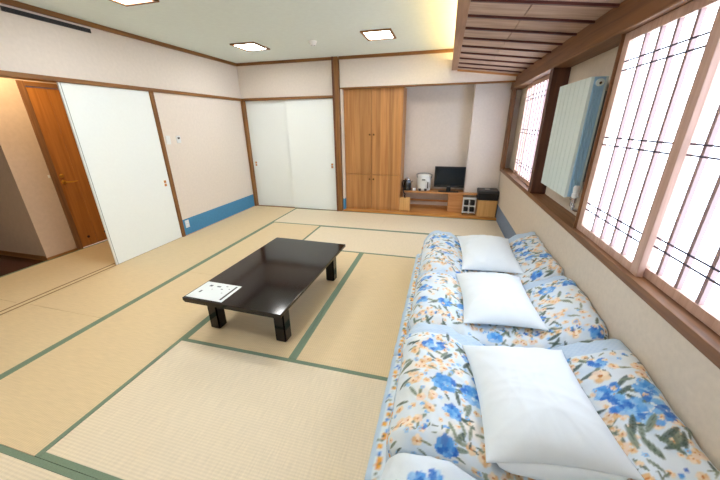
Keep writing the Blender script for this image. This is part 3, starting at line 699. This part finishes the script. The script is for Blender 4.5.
def paint_front(pr, hx, hy, r_):
    pr.field(-hx+.05, hx, -hy, hy-.14, r_); pr.hydrangea(-.36, hy-.12, .055, r_); pr.vine(-hx, hx, hy-.2, r_)
    pr.vine(-hy-.1, hy+.1, -hx-.03, r_, horiz=False, yel=True, step=.03, size=.014)
comforter(-.02, .772, 11, 'blue and peach floral comforter at the bottom edge of the photo', .0065, paint_front, -.01)
comforter(.778, 1.535, 12, 'blue and peach floral comforter under the nearest white pillow', .0050, paint_near)
comforter(1.541, 2.235, 14, 'blue and peach floral comforter under the middle white pillow', .0065, paint_std)
comforter(2.241, 3.17, 17, 'blue and peach floral comforter farthest along the window wall', .008, paint_std, -.005)

def mattress(y0, y1, seed, label):
    root = empty('futon_mattress', (3.92, (y0+y1)/2, 0), label, 'mattress', 'folded futon mattresses')
    x0, x1 = 3.352, 4.476
    for k, (za, zb, ins) in enumerate(((.002, .082, 0), (.084, .163, .012))):
        hx, hy, hz = (x1-x0-ins)/2, (y1-y0)/2, (zb-za)/2
        V, F, N = rbox(hx, hy, hz, .036, .011); idx, F = weld(V, F); V = V[idx]; N = N[idx]
        c = np.array([(x0+ins+x1)/2, (y0+y1)/2, (za+zb)/2]); P = V+c
        P += N*(fold(P[:, 0]+k, P[:, 1], seed+k, .002))[:, None]*(np.abs(N[:, 0:1]) > .2)
        P[:, 2] = np.clip(P[:, 2], za, zb); P[:, 0] = np.minimum(P[:, 0], 4.479); P[:, 1] = np.clip(P[:, 1], y0, y1)
        U = V[:, 0]+hx; pr = Print(P[:, 1]-c[1], U+np.where(N[:, 0] < -.3, -(V[:, 2]-hz)*-1.0, 0))
        r_ = np.random.default_rng(seed+k)
        m = ((pr.V < .03)).astype(float); pr.blend(m*.75, LACE)
        pr.vine(-hy, hy, .045, r_, yel=True, step=.028, size=.013)
        if k == 0: pr.vine(-hy, hy, -.02, r_, yel=True, step=.035, size=.012)
        o = mesh_np('folded_layer', P-np.array(ORG[root.name]), F, M['cloth'], np.clip(pr.C, 0, 1)); o.parent = root
mattress(-.02, .772, 31, 'folded futon mattress at floor level at the bottom edge of the photo')
mattress(.778, 1.535, 33, 'folded futon mattress at floor level below the nearest white pillow')
mattress(1.541, 2.235, 35, 'folded futon mattress at floor level below the middle white pillow')
mattress(2.241, 3.17, 37, 'folded futon mattress at floor level farthest along the window wall')

def pillow(c, sx, sy, th, rz, tilt_x, tilt_y, seed, label, flap=True):
    n = 76; m_ = 100
    u = np.linspace(-1, 1, n+1); v = np.linspace(-1, 1, m_+1); Ug, Vg = np.meshgrid(u, v, indexing='ij'); Ug = Ug.ravel(); Vg = Vg.ravel()
    pin = 1-.10*(1-Ug**2)*0
    X = Ug*sx/2*(1-.10*(1-Vg**2)*np.abs(Ug)**3); Y = Vg*sy/2*(1-.07*(1-Ug**2)*np.abs(Vg)**3)
    body = ((1-np.abs(Ug)**2.6)*(1-np.abs(Vg)**3.0)); body = np.clip(body, 0, 1)**.68
    r = np.random.default_rng(seed)
    edge = (np.abs(Ug)**4+np.abs(Vg)**4)
    wr = fold(X, Y, seed, .0042, 1.2)+.005*np.sin(np.arctan2(Vg, Ug)*16+seed)*np.clip(edge, 0, 1)*(1-edge/2.2)
    top = th*.62*body+wr*np.clip(body*2, 0, 1)+.004; bot = -th*.38*body-.0
    V = np.concatenate([np.stack([X, Y, top], 1), np.stack([X, Y, bot], 1)])
    i, j = np.meshgrid(np.arange(n), np.arange(m_), indexing='ij'); i = i.ravel(); j = j.ravel(); a = i*(m_+1)+j
    q = np.stack([a, a+m_+1, a+m_+2, a+1], 1); N1 = (n+1)*(m_+1)
    F = [q, (q+N1)[:, ::-1]]
    b_ = [k for k in range(m_+1)]; border = [(0, k) for k in range(m_)]+[(k, m_) for k in range(n)]+[(n, k) for k in range(m_, 0, -1)]+[(k, 0) for k in range(n, 0, -1)]
    ids = np.array([p*(m_+1)+q_ for p, q_ in border]); nx = np.roll(ids, -1); F.append(np.stack([ids, nx, nx+N1, ids+N1], 1))
    F = np.concatenate(F)
    o = mesh_np('pillow', V, F, M['pillow']); o.location = c; o.rotation_euler = (tilt_x, tilt_y, rz)
    tag(o, label, 'pillow', 'white bed pillows')
    if flap:   # drooping hem of the pillow-case opening along the near edge
        nu, nv = 30, 6; V = []
        for i in range(nu+1):
            t = i/nu; x = -sx*.44+t*sx*.86; e = math.sin(PI*min(1, max(0, t)))**.5
            for j in range(nv+1):
                q = j/nv; V.append((x+.004*math.sin(9*t+q), -sy/2*.955-q*.032*e+.012*(1-abs(2*t-1)**2), -.004-q*q*.040*e+.003*math.sin(t*23+2*q)*q))
        Fq = [(i*(nv+1)+j, (i+1)*(nv+1)+j, (i+1)*(nv+1)+j+1, i*(nv+1)+j+1) for i in range(nu) for j in range(nv)]
        f = mesh_np('case_hem', np.array(V), np.array(Fq), M['pillow']); f.parent = o
        sd = f.modifiers.new('cloth', 'SOLIDIFY'); sd.thickness = .003
    return o
pillow((4.005, 1.105, .434), .47, .60, .15, math.radians(5), math.radians(0), math.radians(-4), 3, 'white pillow nearest the camera on the stacked comforters')
pillow((3.968, 1.895, .434), .45, .60, .15, math.radians(3), math.radians(2), math.radians(-2), 4, 'middle white pillow of the three on the stacked comforters', False)
pillow((4.005, 2.665, .432), .47, .64, .15, math.radians(2), math.radians(5), math.radians(-1), 6, 'farthest white pillow of the three, near the alcove end', False)
